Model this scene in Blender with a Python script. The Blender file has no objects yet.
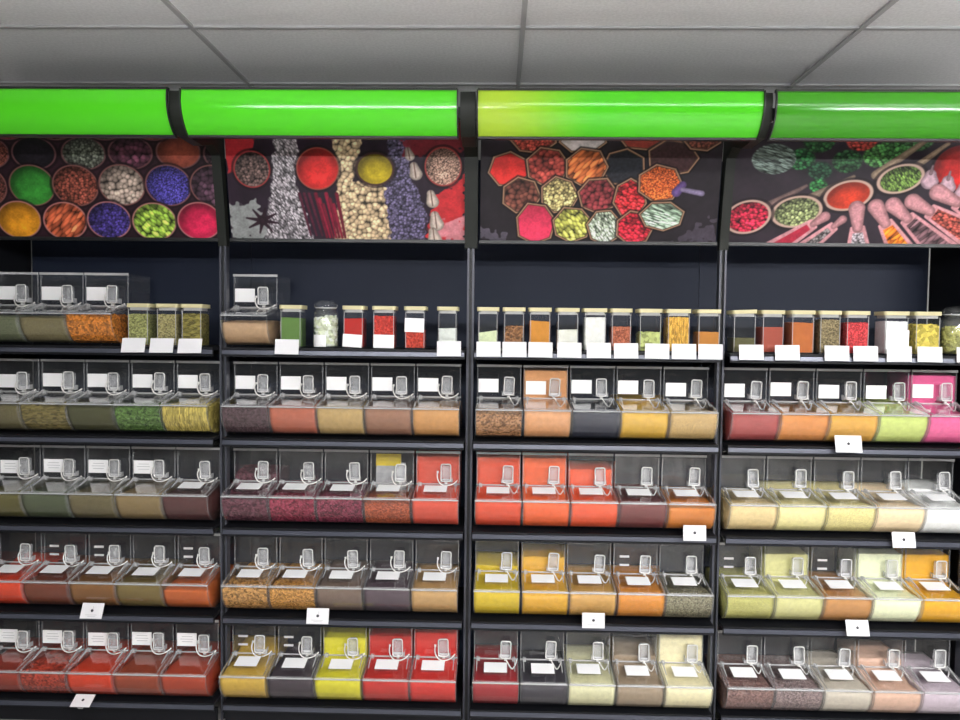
import bpy, math, random
import numpy as np
from mathutils import Vector, Matrix
random.seed(7)
SC = bpy.context.scene
C = SC.collection
PI = math.pi

# ------------------------------------------------------------------ helpers
def lin(c, g=1.0):
    out = []
    for v in c:
        v = v / 255.0
        v = v / 12.92 if v <= 0.04045 else ((v + 0.055) / 1.055) ** 2.4
        out.append(min(0.92, v * g))
    return tuple(out)

class MB:
    """collects shapes and links them as ONE mesh object"""
    def __init__(s):
        s.v = []; s.f = []; s.m = []; s.sm = []
    def poly(s, pts, faces, m=0, smooth=False):
        b = len(s.v); s.v += [tuple(p) for p in pts]
        for f in faces:
            s.f.append(tuple(b + i for i in f)); s.m.append(m); s.sm.append(smooth)
        return s
    def box(s, x0, x1, y0, y1, z0, z1, m=0):
        p = [(x0,y0,z0),(x1,y0,z0),(x1,y1,z0),(x0,y1,z0),(x0,y0,z1),(x1,y0,z1),(x1,y1,z1),(x0,y1,z1)]
        return s.poly(p, [(0,3,2,1),(4,5,6,7),(0,1,5,4),(1,2,6,5),(2,3,7,6),(3,0,4,7)], m)
    def prism(s, prof, x0, x1, m=0, smooth=False):
        """prof: closed loop of (y,z), extruded along x"""
        n = len(prof)
        p = [(x0,y,z) for y,z in prof] + [(x1,y,z) for y,z in prof]
        s.poly(p, [tuple(range(n)), tuple(range(2*n-1, n-1, -1))], m)
        s.poly(p, [(i, n+i, n+(i+1)%n, (i+1)%n) for i in range(n)], m, smooth)
        return s
    def sheet(s, line, t, x0, x1, m=0, smooth=False):
        """open (y,z) line thickened by t, extruded along x"""
        off = []
        for i,(y,z) in enumerate(line):
            a = line[max(0,i-1)]; b = line[min(len(line)-1,i+1)]
            dy, dz = b[0]-a[0], b[1]-a[1]; L = math.hypot(dy,dz) or 1
            off.append((y - dz/L*t, z + dy/L*t))
        return s.prism(list(line) + off[::-1], x0, x1, m, smooth)
    def tube(s, pts, r, n=7, m=0, closed=False):
        pts = [Vector(p) for p in pts]; N = len(pts); b = []; up = None
        for i,p in enumerate(pts):
            a = pts[(i-1) % N] if (closed or i) else p
            c = pts[(i+1) % N] if (closed or i < N-1) else p
            d = (c-a).normalized()
            if up is None:
                up = Vector((0,0,1)) if abs(d.z) < .9 else Vector((1,0,0))
            u = (up - d*up.dot(d)).normalized(); w = d.cross(u); up = u
            b += [p + (u*math.cos(2*PI*k/n) + w*math.sin(2*PI*k/n))*r for k in range(n)]
        F = [(i*n+k, i*n+(k+1)%n, ((i+1)%N)*n+(k+1)%n, ((i+1)%N)*n+k) for i in range(N if closed else N-1) for k in range(n)]
        if not closed: F += [tuple(range(n))[::-1], tuple((N-1)*n+k for k in range(n))]
        return s.poly(b, F, m, True)
    def lathe(s, prof, cx, cy, n=24, m=0):
        p = [(cx+r*math.cos(2*PI*k/n), cy+r*math.sin(2*PI*k/n), z) for r,z in prof for k in range(n)]
        N = len(prof)
        F = [(i*n+k, i*n+(k+1)%n, (i+1)*n+(k+1)%n, (i+1)*n+k) for i in range(N-1) for k in range(n)]
        F += [tuple(range(n))[::-1], tuple((N-1)*n+k for k in range(n))]
        return s.poly(p, F, m, True)
    def rprism(s, x0, x1, y0, y1, z0, z1, r, m=0, n=4):
        """upright block with rounded vertical edges"""
        q = []
        for cx,cy,a in ((x1-r,y1-r,0),(x0+r,y1-r,90),(x0+r,y0+r,180),(x1-r,y0+r,270)):
            q += [(cx+r*math.cos(math.radians(a+90*k/n)), cy+r*math.sin(math.radians(a+90*k/n))) for k in range(n+1)]
        N = len(q); p = [(x,y,z0) for x,y in q] + [(x,y,z1) for x,y in q]
        s.poly(p, [tuple(range(N))[::-1], tuple(range(N,2*N))], m)
        return s.poly(p, [(i,(i+1)%N,N+(i+1)%N,N+i) for i in range(N)], m, False)
    def mesh(s, name, mats):
        me = bpy.data.meshes.new(name); me.from_pydata(s.v, [], s.f)
        for m in (mats if isinstance(mats, (list, tuple)) else [mats]): me.materials.append(m)
        me.polygons.foreach_set('material_index', s.m); me.polygons.foreach_set('use_smooth', s.sm)
        me.update(); return me
    def build(s, name, mats, parent=None, loc=(0,0,0), rot=(0,0,0), bevel=0):
        o = bpy.data.objects.new(name, s.mesh(name, mats)); C.objects.link(o)
        o.parent = parent; o.location = loc; o.rotation_euler = rot
        if bevel:
            b = o.modifiers.new('b', 'BEVEL'); b.width = bevel; b.segments = 2; b.limit_method = 'ANGLE'
        return o

def tag(o, label=None, cat=None, group=None, kind=None):
    if label: o['label'] = label
    if cat: o['category'] = cat
    if group: o['group'] = group
    if kind: o['kind'] = kind
    return o
def empty(name, loc, label=None, cat=None, group=None, rot=(0,0,0)):
    o = bpy.data.objects.new(name, None); C.objects.link(o); o.location = loc; o.rotation_euler = rot
    o.empty_display_size = .05
    return tag(o, label, cat, group)
def copy_tree(o, parent=None):
    c = o.copy(); C.objects.link(c); c.parent = parent
    for ch in list(o.children): copy_tree(ch, c)
    return c

# ------------------------------------------------------------------ materials
def new_mat(name):
    m = bpy.data.materials.new(name); m.use_nodes = True; nt = m.node_tree; nt.nodes.clear()
    out = nt.nodes.new('ShaderNodeOutputMaterial'); return m, nt, out
def N(nt, t, **kw):
    n = nt.nodes.new(t)
    for k,v in kw.items():
        if k in n.inputs: n.inputs[k].default_value = v
        else: setattr(n, k, v)
    return n
def pbr(name, col, rough=.5, metal=0, spec=.5, noise=0, nscale=20, bump=0, coat=0, stretch=None):
    m, nt, out = new_mat(name)
    b = N(nt, 'ShaderNodeBsdfPrincipled'); b.inputs['Base Color'].default_value = (*col, 1)
    b.inputs['Roughness'].default_value = rough; b.inputs['Metallic'].default_value = metal
    b.inputs['Specular IOR Level'].default_value = spec; b.inputs['Coat Weight'].default_value = coat
    if noise or bump:
        tc = N(nt, 'ShaderNodeTexCoord'); nz = N(nt, 'ShaderNodeTexNoise', Scale=nscale, Detail=4.0)
        if stretch:
            mp = N(nt, 'ShaderNodeMapping'); mp.inputs['Scale'].default_value = stretch
            nt.links.new(tc.outputs['Object'], mp.inputs[0]); nt.links.new(mp.outputs[0], nz.inputs['Vector'])
        else: nt.links.new(tc.outputs['Object'], nz.inputs['Vector'])
        mx = N(nt, 'ShaderNodeMix', data_type='RGBA')
        mx.inputs[6].default_value = (*[c*(1-noise) for c in col], 1); mx.inputs[7].default_value = (*[min(1,c*(1+noise)) for c in col], 1)
        nt.links.new(nz.outputs['Fac'], mx.inputs[0]); nt.links.new(mx.outputs[2], b.inputs['Base Color'])
        if bump:
            bp = N(nt, 'ShaderNodeBump', Strength=bump, Distance=.002); nt.links.new(nz.outputs['Fac'], bp.inputs['Height'])
            nt.links.new(bp.outputs[0], b.inputs['Normal'])
    nt.links.new(b.outputs[0], out.inputs[0]); return m
def clear(name, tint=(.99,.992,.994), haze=.05, rough=.04, gain=1.0, hazecol=(.8,.82,.85), wav=0.0):
    """thin clear acrylic: straight-through transparency plus an angle dependent gloss"""
    m, nt, out = new_mat(name)
    lw = N(nt, 'ShaderNodeLayerWeight', Blend=.5)
    p = N(nt, 'ShaderNodeMath', operation='POWER'); p.inputs[1].default_value = 4.5
    q = N(nt, 'ShaderNodeMath', operation='MULTIPLY_ADD'); q.inputs[1].default_value = .85*gain; q.inputs[2].default_value = .034*gain
    q.use_clamp = True
    nt.links.new(lw.outputs['Facing'], p.inputs[0]); nt.links.new(p.outputs[0], q.inputs[0])
    t = N(nt, 'ShaderNodeBsdfTransparent'); t.inputs[0].default_value = (*tint, 1)
    d = N(nt, 'ShaderNodeBsdfDiffuse'); d.inputs[0].default_value = (*hazecol, 1)
    g = N(nt, 'ShaderNodeBsdfGlossy'); g.inputs['Roughness'].default_value = rough; g.inputs[0].default_value = (1,1,1,1)
    if wav:
        tc = N(nt, 'ShaderNodeTexCoord'); nz = N(nt, 'ShaderNodeTexNoise', Scale=22.0, Detail=1.0)
        bp = N(nt, 'ShaderNodeBump', Strength=wav, Distance=.004)
        nt.links.new(tc.outputs['Object'], nz.inputs['Vector']); nt.links.new(nz.outputs['Fac'], bp.inputs['Height']); nt.links.new(bp.outputs[0], g.inputs['Normal'])
    a = N(nt, 'ShaderNodeMixShader'); a.inputs[0].default_value = haze
    nt.links.new(t.outputs[0], a.inputs[1]); nt.links.new(d.outputs[0], a.inputs[2])
    b = N(nt, 'ShaderNodeMixShader'); nt.links.new(q.outputs[0], b.inputs[0])
    nt.links.new(a.outputs[0], b.inputs[1]); nt.links.new(g.outputs[0], b.inputs[2])
    nt.links.new(b.outputs[0], out.inputs[0]); return m
def emit(name, col, s):
    m, nt, out = new_mat(name); e = N(nt, 'ShaderNodeEmission', Strength=s); e.inputs[0].default_value = (*col, 1)
    nt.links.new(e.outputs[0], out.inputs[0]); return m

_sp = {}
def spice(col, kind):
    """procedural loose food: powder, fine (coarse powder), seed, flake, leaf, stick, chunk"""
    key = (col, kind)
    if key in _sp: return _sp[key]
    m, nt, out = new_mat('spice_%s_%d_%d_%d' % (kind, *col))
    base = lin(col, .94 if min(col) < 150 else 1.05)
    b = N(nt, 'ShaderNodeBsdfPrincipled', Roughness=.85); b.inputs['Specular IOR Level'].default_value = .2
    tc = N(nt, 'ShaderNodeTexCoord'); mp = N(nt, 'ShaderNodeMapping')
    rs = [random.uniform(-5,5) for _ in range(3)]; mp.inputs['Location'].default_value = rs
    nt.links.new(tc.outputs['Object'], mp.inputs[0])
    P = {'powder':(60,.10,.25),'fine':(230,.32,.4),'seed':(200,.5,.7),'flake':(130,.55,.9),'leaf':(115,.5,.9),'stick':(110,.42,.8),'chunk':(70,.38,.9)}[kind]
    if kind in ('stick','leaf'):
        mp.inputs['Scale'].default_value = (.45,1,1.6) if kind == 'leaf' else (2.2,.5,.45); mp.inputs['Rotation'].default_value = (.3,.5,.6)
    if kind in ('powder','fine'):
        nz = N(nt, 'ShaderNodeTexNoise', Scale=float(P[0]), Detail=5.0, Roughness=.65); nt.links.new(mp.outputs[0], nz.inputs['Vector'])
        fac = nz.outputs['Fac']; h = nz.outputs['Fac']
        r = N(nt, 'ShaderNodeMapRange'); r.inputs[1].default_value = .3; r.inputs[2].default_value = .7; nt.links.new(fac, r.inputs[0]); fac = r.outputs[0]
    else:
        vo = N(nt, 'ShaderNodeTexVoronoi', Scale=float(P[0])); nt.links.new(mp.outputs[0], vo.inputs['Vector'])
        sp = N(nt, 'ShaderNodeSeparateColor'); nt.links.new(vo.outputs['Color'], sp.inputs[0]); fac = sp.outputs[0]
        iv = N(nt, 'ShaderNodeMath', operation='SUBTRACT'); iv.inputs[0].default_value = 1; nt.links.new(vo.outputs['Distance'], iv.inputs[1]); h = iv.outputs[0]
    cr = N(nt, 'ShaderNodeValToRGB'); e = cr.color_ramp.elements
    lo = tuple(c*(1-P[1]) for c in base); hi = tuple(min(.95, c*(1+P[1])+ .02*P[1]) for c in base)
    e[0].color = (*lo,1); e[1].color = (*hi,1); e[0].position = .05; e[1].position = .95
    mid = e.new(.5); mid.color = (*base,1)
    nt.links.new(fac, cr.inputs[0]); nt.links.new(cr.outputs[0], b.inputs['Base Color'])
    bp = N(nt, 'ShaderNodeBump', Strength=P[2], Distance=.003); nt.links.new(h, bp.inputs['Height']); nt.links.new(bp.outputs[0], b.inputs['Normal'])
    nt.links.new(b.outputs[0], out.inputs[0]); _sp[key] = m; return m

M = {}
M['acrylic'] = clear('acrylic', haze=.008, wav=.12)
M['edge_soft'] = clear('acrylic_edge_soft', haze=.13, rough=.12, gain=1.4)
M['lid_clear'] = clear('lid_clear', haze=.006, gain=1.1, rough=.06, wav=.25)
M['edge'] = clear('acrylic_edge', haze=.38, rough=.15, gain=1.5, hazecol=(.85,.85,.86))
M['scoop'] = clear('scoop_plastic', haze=.27, rough=.12, gain=1.3, hazecol=(.85,.86,.88))
M['scoop_rim'] = clear('scoop_rim', haze=.62, rough=.15, gain=1.4, hazecol=(.88,.87,.86))
M['cord'] = pbr('cord_plastic', (.82,.8,.78), .35)
M['jar'] = clear('jar_clear', haze=.01)
M['glass'] = clear('jar_glass', haze=.03, gain=.9, tint=(.98,.99,.99))
M['label'] = pbr('label_paper', (.93,.925,.935), .6, noise=.02, nscale=40)
M['card'] = pbr('card_paper', (.74,.73,.755), .55, noise=.02, nscale=40)
M['ink'] = pbr('print_ink', (.03,.03,.04), .6)
M['greyink'] = pbr('faint_print', (.42,.42,.45), .6)
M['tape'] = pbr('white_tape', (.62,.6,.6), .4)
M['lidwood'] = pbr('pale_jar_lid', lin((214,205,160)), .5, noise=.12, nscale=60, stretch=(1,1,8))
M['steel'] = pbr('dark_shelf_steel', (.006,.0065,.009), .5, spec=.3, noise=.15, nscale=6)
M['rail'] = pbr('shelf_rail', (.075,.08,.105), .32, metal=.35, noise=.1, nscale=5, stretch=(.2,1,1))
M['panel'] = pbr('back_panel_paint', (.012,.017,.034), .55, spec=.22, noise=.12, nscale=5)
M['post'] = pbr('upright_paint', (.006,.007,.009), .5, noise=.1, nscale=8)
M['postedge'] = pbr('upright_edge', (.06,.063,.08), .4, metal=.3)
M['bracket'] = pbr('bracket_paint', (.010,.012,.009), .5, spec=.3)
M['rim_black'] = pbr('black_trim', (.008,.009,.009), .4)
M['wall'] = pbr('wall_paint', (.32,.32,.31), .8, noise=.05, nscale=4)
M['floor'] = pbr('floor_tile', (.34,.33,.32), .3, noise=.08, nscale=3)
M['wire'] = pbr('clip_wire', (.5,.5,.5), .25, metal=.9)

def ceiling_mat():
    m, nt, out = new_mat('ceiling_tile'); b = N(nt, 'ShaderNodeBsdfPrincipled', Roughness=.9)
    tc = N(nt, 'ShaderNodeTexCoord'); nz = N(nt, 'ShaderNodeTexNoise', Scale=90.0, Detail=3.0)
    cr = N(nt, 'ShaderNodeValToRGB'); e = cr.color_ramp.elements
    e[0].color = (.74,.74,.75,1); e[1].color = (.83,.83,.84,1); e[0].position=.35; e[1].position=.65
    nt.links.new(tc.outputs['Object'], nz.inputs['Vector']); nt.links.new(nz.outputs['Fac'], cr.inputs[0]); nt.links.new(cr.outputs[0], b.inputs['Base Color'])
    nt.links.new(b.outputs[0], out.inputs[0]); return m
M['ceiling'] = ceiling_mat()
M['tgrid'] = pbr('ceiling_grid', (.42,.42,.43), .5)
def board_mat(name, c0, c1=None, x0=0, x1=1):
    m, nt, out = new_mat(name); b = N(nt, 'ShaderNodeBsdfPrincipled', Roughness=.16)
    b.inputs['Specular IOR Level'].default_value = .5
    b.inputs['Base Color'].default_value = (*c0, 1)
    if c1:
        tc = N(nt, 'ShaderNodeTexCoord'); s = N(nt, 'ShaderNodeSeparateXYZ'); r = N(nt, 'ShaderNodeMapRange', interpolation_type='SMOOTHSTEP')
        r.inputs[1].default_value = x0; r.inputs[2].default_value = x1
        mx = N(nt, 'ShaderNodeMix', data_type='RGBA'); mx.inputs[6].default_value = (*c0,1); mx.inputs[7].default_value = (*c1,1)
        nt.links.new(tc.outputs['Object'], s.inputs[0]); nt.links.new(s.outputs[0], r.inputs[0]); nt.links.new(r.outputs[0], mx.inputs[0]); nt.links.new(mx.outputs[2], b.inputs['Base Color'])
    nt.links.new(b.outputs[0], out.inputs[0]); return m

# ------------------------------------------------------------------ layout
PX0 = -.003; PITCH = 1.018
def post_x(k): return PX0 + PITCH*(k-2)       # k = 1: between first and second bay ... 4: end of the fourth
STRIP = [1.553, 1.187, .820, .453, .088]      # height of the price rail of each shelf, top to bottom
TOP = [z + .018 for z in STRIP]
YF = 2.875; YB = 3.27; CEIL = 2.75
BAY = ['leftmost bay', 'second bay', 'third bay', 'rightmost bay']
SHELF = ['top shelf', 'second shelf', 'third shelf', 'fourth shelf', 'bottom shelf']
ORD = ['first', 'second', 'third', 'fourth', 'fifth']

# room
def struct(o): o['kind'] = 'structure'; return o
struct(MB().box(-6, 6, -5, 3.5, -.1, 0).build('floor', M['floor']))
struct(MB().box(-6, 6, -5, 3.5, CEIL+.005, CEIL+.1).build('ceiling', M['ceiling']))
struct(MB().box(-6, 6, 3.36, 3.5, 0, CEIL+.005).build('wall_back', M['wall']))
g = MB()
for i in range(-5, 6):
    x = .187 + 1.213*i - .009; g.box(x, x+.018, -5, 3.36, CEIL-.004, CEIL+.006)
for j in range(-13, 2):
    y = 2.664 + .6*j - .009; g.box(-6, 6, y, y+.018, CEIL-.003, CEIL+.006)
struct(g.build('trim_1', M['tgrid']))

# ceiling tube lamps (behind and above the camera)
LAMPS = [(-1.35, .10, .80, 'a'), (1.95, 3.35, .80, 'b')]
LAMPW = {'a':105, 'b':170}
# unseen ceiling panels added behind the camera for frontal light, weaker at left
for i, j, p in [(-1,-7,8),(0,-7,44),(1,-7,54),(2,-7,44),(-1,-10,6),(0,-10,34),(1,-10,44)]:
    x = .187+1.213*i+.6065; y = 2.664+.6*j+.3
    r = empty('added_light_panel', (x, y, CEIL-.004), 'added fill light panel, out of view in the ceiling tiles', 'ceiling light', 'added fill light panels')
    MB().box(-.58,.58,-.28,.28,-.004,.003).build('added_panel_glow', emit('added_panel_glow', (1,.985,.96), p), r)
    f_ = MB(); f_.box(-.6,.6,-.295,-.28,-.006,.003); f_.box(-.6,.6,.28,.295,-.006,.003); f_.box(-.6,-.58,-.28,.28,-.006,.003); f_.box(.58,.6,-.28,.28,-.006,.003)
    f_.build('added_panel_frame', M['label'], r)
for x0, x1, y, k in LAMPS:
    r = empty('ceiling_lamp', ((x0+x1)/2, y, CEIL-.50), 'long white tube lamp hung on two rods below the ceiling tiles', 'ceiling lamp', 'ceiling tube lamps')
    L = (x1-x0)/2
    MB().box(-L-.02, L+.02, -.018, .018, .0, .028).build('lamp_housing', M['label'], r)
    for sx in (-.8, .8): MB().tube([(L*sx,0,.028),(L*sx,0,.50)], .004, 6).build('rod', M['wire'], r)
    MB().tube([(-L,0,-.02),(L,0,-.02)], .014, 12).build('lamp_tube', emit('tube_glow', (.98,.985,1), LAMPW[k]), r)

# ------------------------------------------------------------------ shelving
for k in range(5):
    x = post_x(k); w = .014
    b = MB()
    b.box(x-w+.005, x+w-.005, YF+.078, YF+.10, 0, 2.0)              # recessed web
    b.box(x-w, x-w+.008, YF+.064, YF+.10, 0, 2.0, 1); b.box(x+w-.008, x+w, YF+.064, YF+.10, 0, 2.0, 1)
    for j in range(39):
        z = .05 + j*.05; b.box(x-.003, x+.003, YF+.077, YF+.079, z, z+.022, 2)
    o = b.build('shelf_upright', [M['post'], M['postedge'], M['rim_black']])
    tag(o, ['dark slotted metal upright at the outer edge of the leftmost bay', 'dark slotted metal upright between leftmost and second bay', 'dark slotted metal upright between second and third bay',
            'dark slotted metal upright between third and rightmost bay', 'dark slotted metal upright at the outer edge of the rightmost bay'][k], 'upright', 'metal uprights of the shelving')
for k in range(4):
    x0, x1 = post_x(k), post_x(k+1)
    o = MB().box(x0+.001, x1-.001, YB+.012, YB+.03, .0, 2.42).build('back_panel', M['panel'])
    tag(o, 'dark blue-grey metal back panel behind the %s' % BAY[k], 'back panel', 'shelving back panels')
    for s in range(5):
        z = TOP[s]; zc = STRIP[s]
        a, c = x0+.018, x1-.018
        if s == 4: nm, ct, lb = 'base_shelf', 'shelf', 'dark metal base shelf with grey front rail at the foot of the %s' % BAY[k]
        else: nm, ct, lb = 'shelf', 'shelf', 'dark metal %s with grey price rail in the %s' % (SHELF[s], BAY[k])
        r = empty(nm, ((x0+x1)/2, YB, z), lb, ct, 'metal shelves of the spice display')
        h = (c-a)/2
        pn = MB().box(-h, h, YF-YB+.012, -.002, -.012, 0)
        pn.box(-h, h, -.02, -.002, -.04, -.012)
        pn.build('shelf_board', M['steel'], r)
        MB().prism([(YF-YB, 0),(YF-YB+.012, 0),(YF-YB+.012, -.036),(YF-YB, -.036),(YF-YB, -.031),(YF-YB+.005, -.027),(YF-YB+.005, -.010),(YF-YB, -.006)], -h, h).build('rail_frame', M['steel'], r)
        MB().prism([(YF-YB+.0025, -.010),(YF-YB+.0045, -.010),(YF-YB+.0045, -.027),(YF-YB-.0005, -.027)], -h+.002, h-.002).build('price_rail', M['rail'], r)
        for sx in (-1, 1):
            xx = sx*(h-.004)
            MB().prism([(YF-YB+.11,-.013),(-.004,-.013),(-.004,-.075),(-.05,-.075)], xx-.003, xx+.003).build('bracket', M['steel'], r) if s < 4 else None
        if s == 4: MB().box(-h, h, YF-YB+.03, YF-YB+.045, -z+.002, -.037).build('kick_plate', M['steel'], r)
o = MB().box(post_x(0)-.034, post_x(0)-.016, YF+.02, YB+.03, 0, 2.42).build('end_panel', M['steel'])
tag(o, 'black solid side panel closing the leftmost bay', 'side panel')
o = MB().box(post_x(4)+.016, post_x(4)+.034, YF+.02, YB+.03, 0, 2.42).build('end_panel', M['steel'])
tag(o, 'black solid side panel closing the rightmost bay', 'side panel')

# ------------------------------------------------------------------ green canopy boards, brackets
cy, cz, R_ = 2.612, 2.437, .122
arc = [(cy - R_*math.cos(math.radians(a)), cz + R_*math.sin(math.radians(a))) for a in range(15, -63, -4)]
GREEN = lin((80,205,34), 1.0); GREEN2 = lin((60,148,24), 1.0); REFL_TINT = lin((165,200,50), 1.0)
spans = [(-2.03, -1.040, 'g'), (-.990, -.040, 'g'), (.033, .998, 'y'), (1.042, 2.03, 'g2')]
mats = {'g': board_mat('board_green', GREEN), 'y': board_mat('board_reflected_tint', REFL_TINT, GREEN, .05, .42), 'g2': board_mat('board_deep_green', GREEN2)}  # third board: yellow reflected tint painted into its colour, fading to green
for i,(a,b_,mk) in enumerate(spans):
    r = empty('header_board', (a, 0, 0), 'glossy bright green curved header board over the %s' % ['bowls poster', 'peppercorn and chickpea poster', 'paper cones poster, yellow reflection painted in at one end', 'wooden spoons poster'][i], 'header board', 'green header boards')
    w = b_-a
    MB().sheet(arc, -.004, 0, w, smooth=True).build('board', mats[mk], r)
    e = MB(); yb, zb = arc[-1]; yt, zt = arc[0]
    e.box(-.002, w+.002, yb-.006, yb+.012, zb-.009, zb+.001); e.box(-.002, w+.002, yt-.004, yt+.012, zt-.001, zt+.009)
    e.sheet([(y-.003,z) for y,z in arc], -.009, -.005, 0, 0); e.sheet([(y-.003,z) for y,z in arc], -.009, w, w+.005, 0)
    e.build('edge_trim', M['rim_black'], r)
    ym, zm = arc[8]
    for xa, xb in ((-.014, .004), (w-.004, w+.014)): MB().box(xa, xb, ym+.02, ym+.05, zm-.02, zm+.02).build('mounting_tab', M['rim_black'], r)
for k in range(1, 4):
    x = post_x(k) ; h = [0, .018, .026, .018][k]
    fr = [(y-.004 + .012, z) for y,z in arc]
    prof = [(2.944,1.985),(2.938,2.03),(2.905,2.21),(2.875,2.37),(2.858,2.474)] + [(2.60,2.474),(fr[0][0],2.474)] + fr + [(2.70,2.315),(2.86,2.34),(2.92,2.20),(2.965,1.985)]
    prof = [(2.936,1.985),(2.93,2.03),(2.90,2.19),(2.87,2.335),(2.80,2.36),(2.70,2.33)] + fr[::-1] + [(2.60,2.476),(2.90,2.476),(2.97,1.985)]
    o = MB().prism(prof, x-h, x+h).build('canopy_bracket', M['bracket'])
    tag(o, 'dark curved metal arm carrying the header boards, between the %s' % ['', 'bowls and peppercorn posters', 'peppercorn and paper cone posters', 'paper cone and wooden spoon posters'][k], 'bracket', 'canopy arms')

# ------------------------------------------------------------------ posters (prints painted in numpy, stored as face colours of the print)
S = 2.0
class Art:
    def __init__(s, x0, x1, y0, y1, bg, seed):
        s.x0, s.x1, s.y0, s.y1 = x0, x1, y0, y1
        s.W, s.H = int((x1-x0)*S), int((y1-y0)*S)
        s.X, s.Y = np.meshgrid(x0 + (np.arange(s.W)+.5)/S, y0 + (np.arange(s.H)+.5)/S)
        s.rng = np.random.RandomState(seed)
        s.img = np.ones((s.H, s.W, 3))*np.array(bg, float)
        s.img *= (1 + .25*(s.noise(18)-.5) + .12*(s.noise(4)-.5))[..., None]
        s.cells = {}
    def noise(s, sc):
        w = int((s.x1-s.x0)/sc)+3; h = int((s.y1-s.y0)/sc)+3; g = s.rng.rand(h, w)
        u = (s.X-s.x0)/sc; v = (s.Y-s.y0)/sc; i = u.astype(int); j = v.astype(int); a = u-i; b = v-j
        a = a*a*(3-2*a); b = b*b*(3-2*b)
        return (g[j,i]*(1-a)+g[j,i+1]*a)*(1-b) + (g[j+1,i]*(1-a)+g[j+1,i+1]*a)*b
    def worley(s, sc, asp=1.0, ang=0.0):
        key = (sc, asp, ang)
        if key in s.cells: return s.cells[key]
        c, sn = math.cos(ang), math.sin(ang)
        U = ((s.X-s.x0)*c + (s.Y-s.y0)*sn)/(sc*asp) + 200; V = (-(s.X-s.x0)*sn + (s.Y-s.y0)*c)/sc + 200
        n = 520; jx = s.rng.rand(n,n); jy = s.rng.rand(n,n); rv = s.rng.rand(n,n)
        i = U.astype(int); j = V.astype(int); best = np.full(U.shape, 9.); val = np.zeros(U.shape); bx = np.zeros(U.shape); by = np.zeros(U.shape)
        for di in (-1,0,1):
            for dj in (-1,0,1):
                ii = (i+di)%n; jj = (j+dj)%n
                dx = (i+di) + jx[jj,ii] - U; dy = (j+dj) + jy[jj,ii] - V
                d = dx*dx+dy*dy; m = d < best; best = np.where(m, d, best); val = np.where(m, rv[jj,ii], val)
                bx = np.where(m, dx, bx); by = np.where(m, dy, by)
        s.cells[key] = (np.sqrt(best), val, bx, by); return s.cells[key]
    def tex(s, col, kind):
        col = np.array(col, float)
        if kind == 'powder': k = 1 + .18*(s.noise(5)-.5) + .16*(s.noise(1.4)-.5)
        elif kind == 'black': k = 1 + .4*(s.noise(2)-.5)
        else:
            sc, asp, ang, amp = {'fine':(1.6,1,0,.7),'seed':(2.6,1.0,0,.8),'ball':(4.6,1,0,.6),'pea':(4.2,1,0,.45),'pod':(3.1,1.8,.9,.75),'stick':(3.6,3.6,-.8,.7),
                                 'needle':(1.3,6,.35,1.0),'grain':(1.5,2.4,1.0,.95),'flake':(2.5,1.4,.4,.9)}[kind]
            d, v, bx, by = s.worley(sc, asp, ang)
            k = (1 - amp*.5 + amp*v) * np.clip(1.24 - 1.15*d*d - .25*(bx+by)*-1, .25, 1.5)
        return col[None,None,:]*k[...,None]
    def put(s, mask, rgb, a=1.0):
        m = (mask*a)[...,None]; s.img = s.img*(1-m) + rgb*m
    def soft(s, d): return np.clip(.5 - d, 0, 1)
    def ell(s, cx, cy, rx, ry, rot=0):
        c, sn = math.cos(rot), math.sin(rot); u = (s.X-cx)*c+(s.Y-cy)*sn; v = -(s.X-cx)*sn+(s.Y-cy)*c
        q = np.sqrt((u/rx)**2+(v/ry)**2); return (q-1)*min(rx,ry)
    def bowl(s, cx, cy, rx, ry, col, kind, rim=(140,92,88), rw=1.3, rot=0):
        d = s.ell(cx,cy,rx,ry,rot)
        s.put(s.soft(d-2.5), np.array((22,12,16.)), .6)
        s.put(s.soft(d), np.array(rim,float))
        inner = s.soft(d+rw)
        # print of a heap: content darker towards one side of the bowl
        t = s.tex(col, kind); sh = np.clip(1.05 + .22*(s.X-cx)/rx*0.6 + .25*(s.Y-cy)/ry - .25*np.clip(1+ (d+rw+3)/6, 0, 1), .35, 1.25)
        s.put(inner, t*sh[...,None])
    def pdist(s, pts):
        d = np.full(s.X.shape, 1e9); ins = np.zeros(s.X.shape, bool); n = len(pts)
        for i in range(n):
            (ax,ay),(bx,by) = pts[i], pts[(i+1)%n]; ex, ey = bx-ax, by-ay
            t = np.clip(((s.X-ax)*ex+(s.Y-ay)*ey)/(ex*ex+ey*ey+1e-9), 0, 1)
            d = np.minimum(d, np.hypot(s.X-ax-t*ex, s.Y-ay-t*ey))
            c = ((ay > s.Y) != (by > s.Y)) & (s.X < (bx-ax)*(s.Y-ay)/((by-ay) or 1e-9)+ax); ins ^= c
        return np.where(ins, -d, d)
    def cone(s, cx, cy, rx, ry, col, kind, n=7, rim=(206,158,124)):
        ph = s.rng.rand()*2; rx *= 1.13; ry *= 1.13; pts = [(cx+rx*(1+.1*(s.rng.rand()-.5))*math.cos(ph+2*PI*k/n), cy+ry*(1+.1*(s.rng.rand()-.5))*math.sin(ph+2*PI*k/n)) for k in range(n)]
        d = s.pdist(pts); s.put(s.soft(d-2), np.array((20,14,16.)), .7); s.put(s.soft(d), np.array(rim,float))
        s.put(s.soft(d+1.0), np.array(rim,float)*.4)
        t = s.tex(col, kind); s.put(s.soft(d+2.0), t*np.clip(1.05+.25*(s.Y-cy)/ry, .5, 1.3)[...,None])
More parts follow.
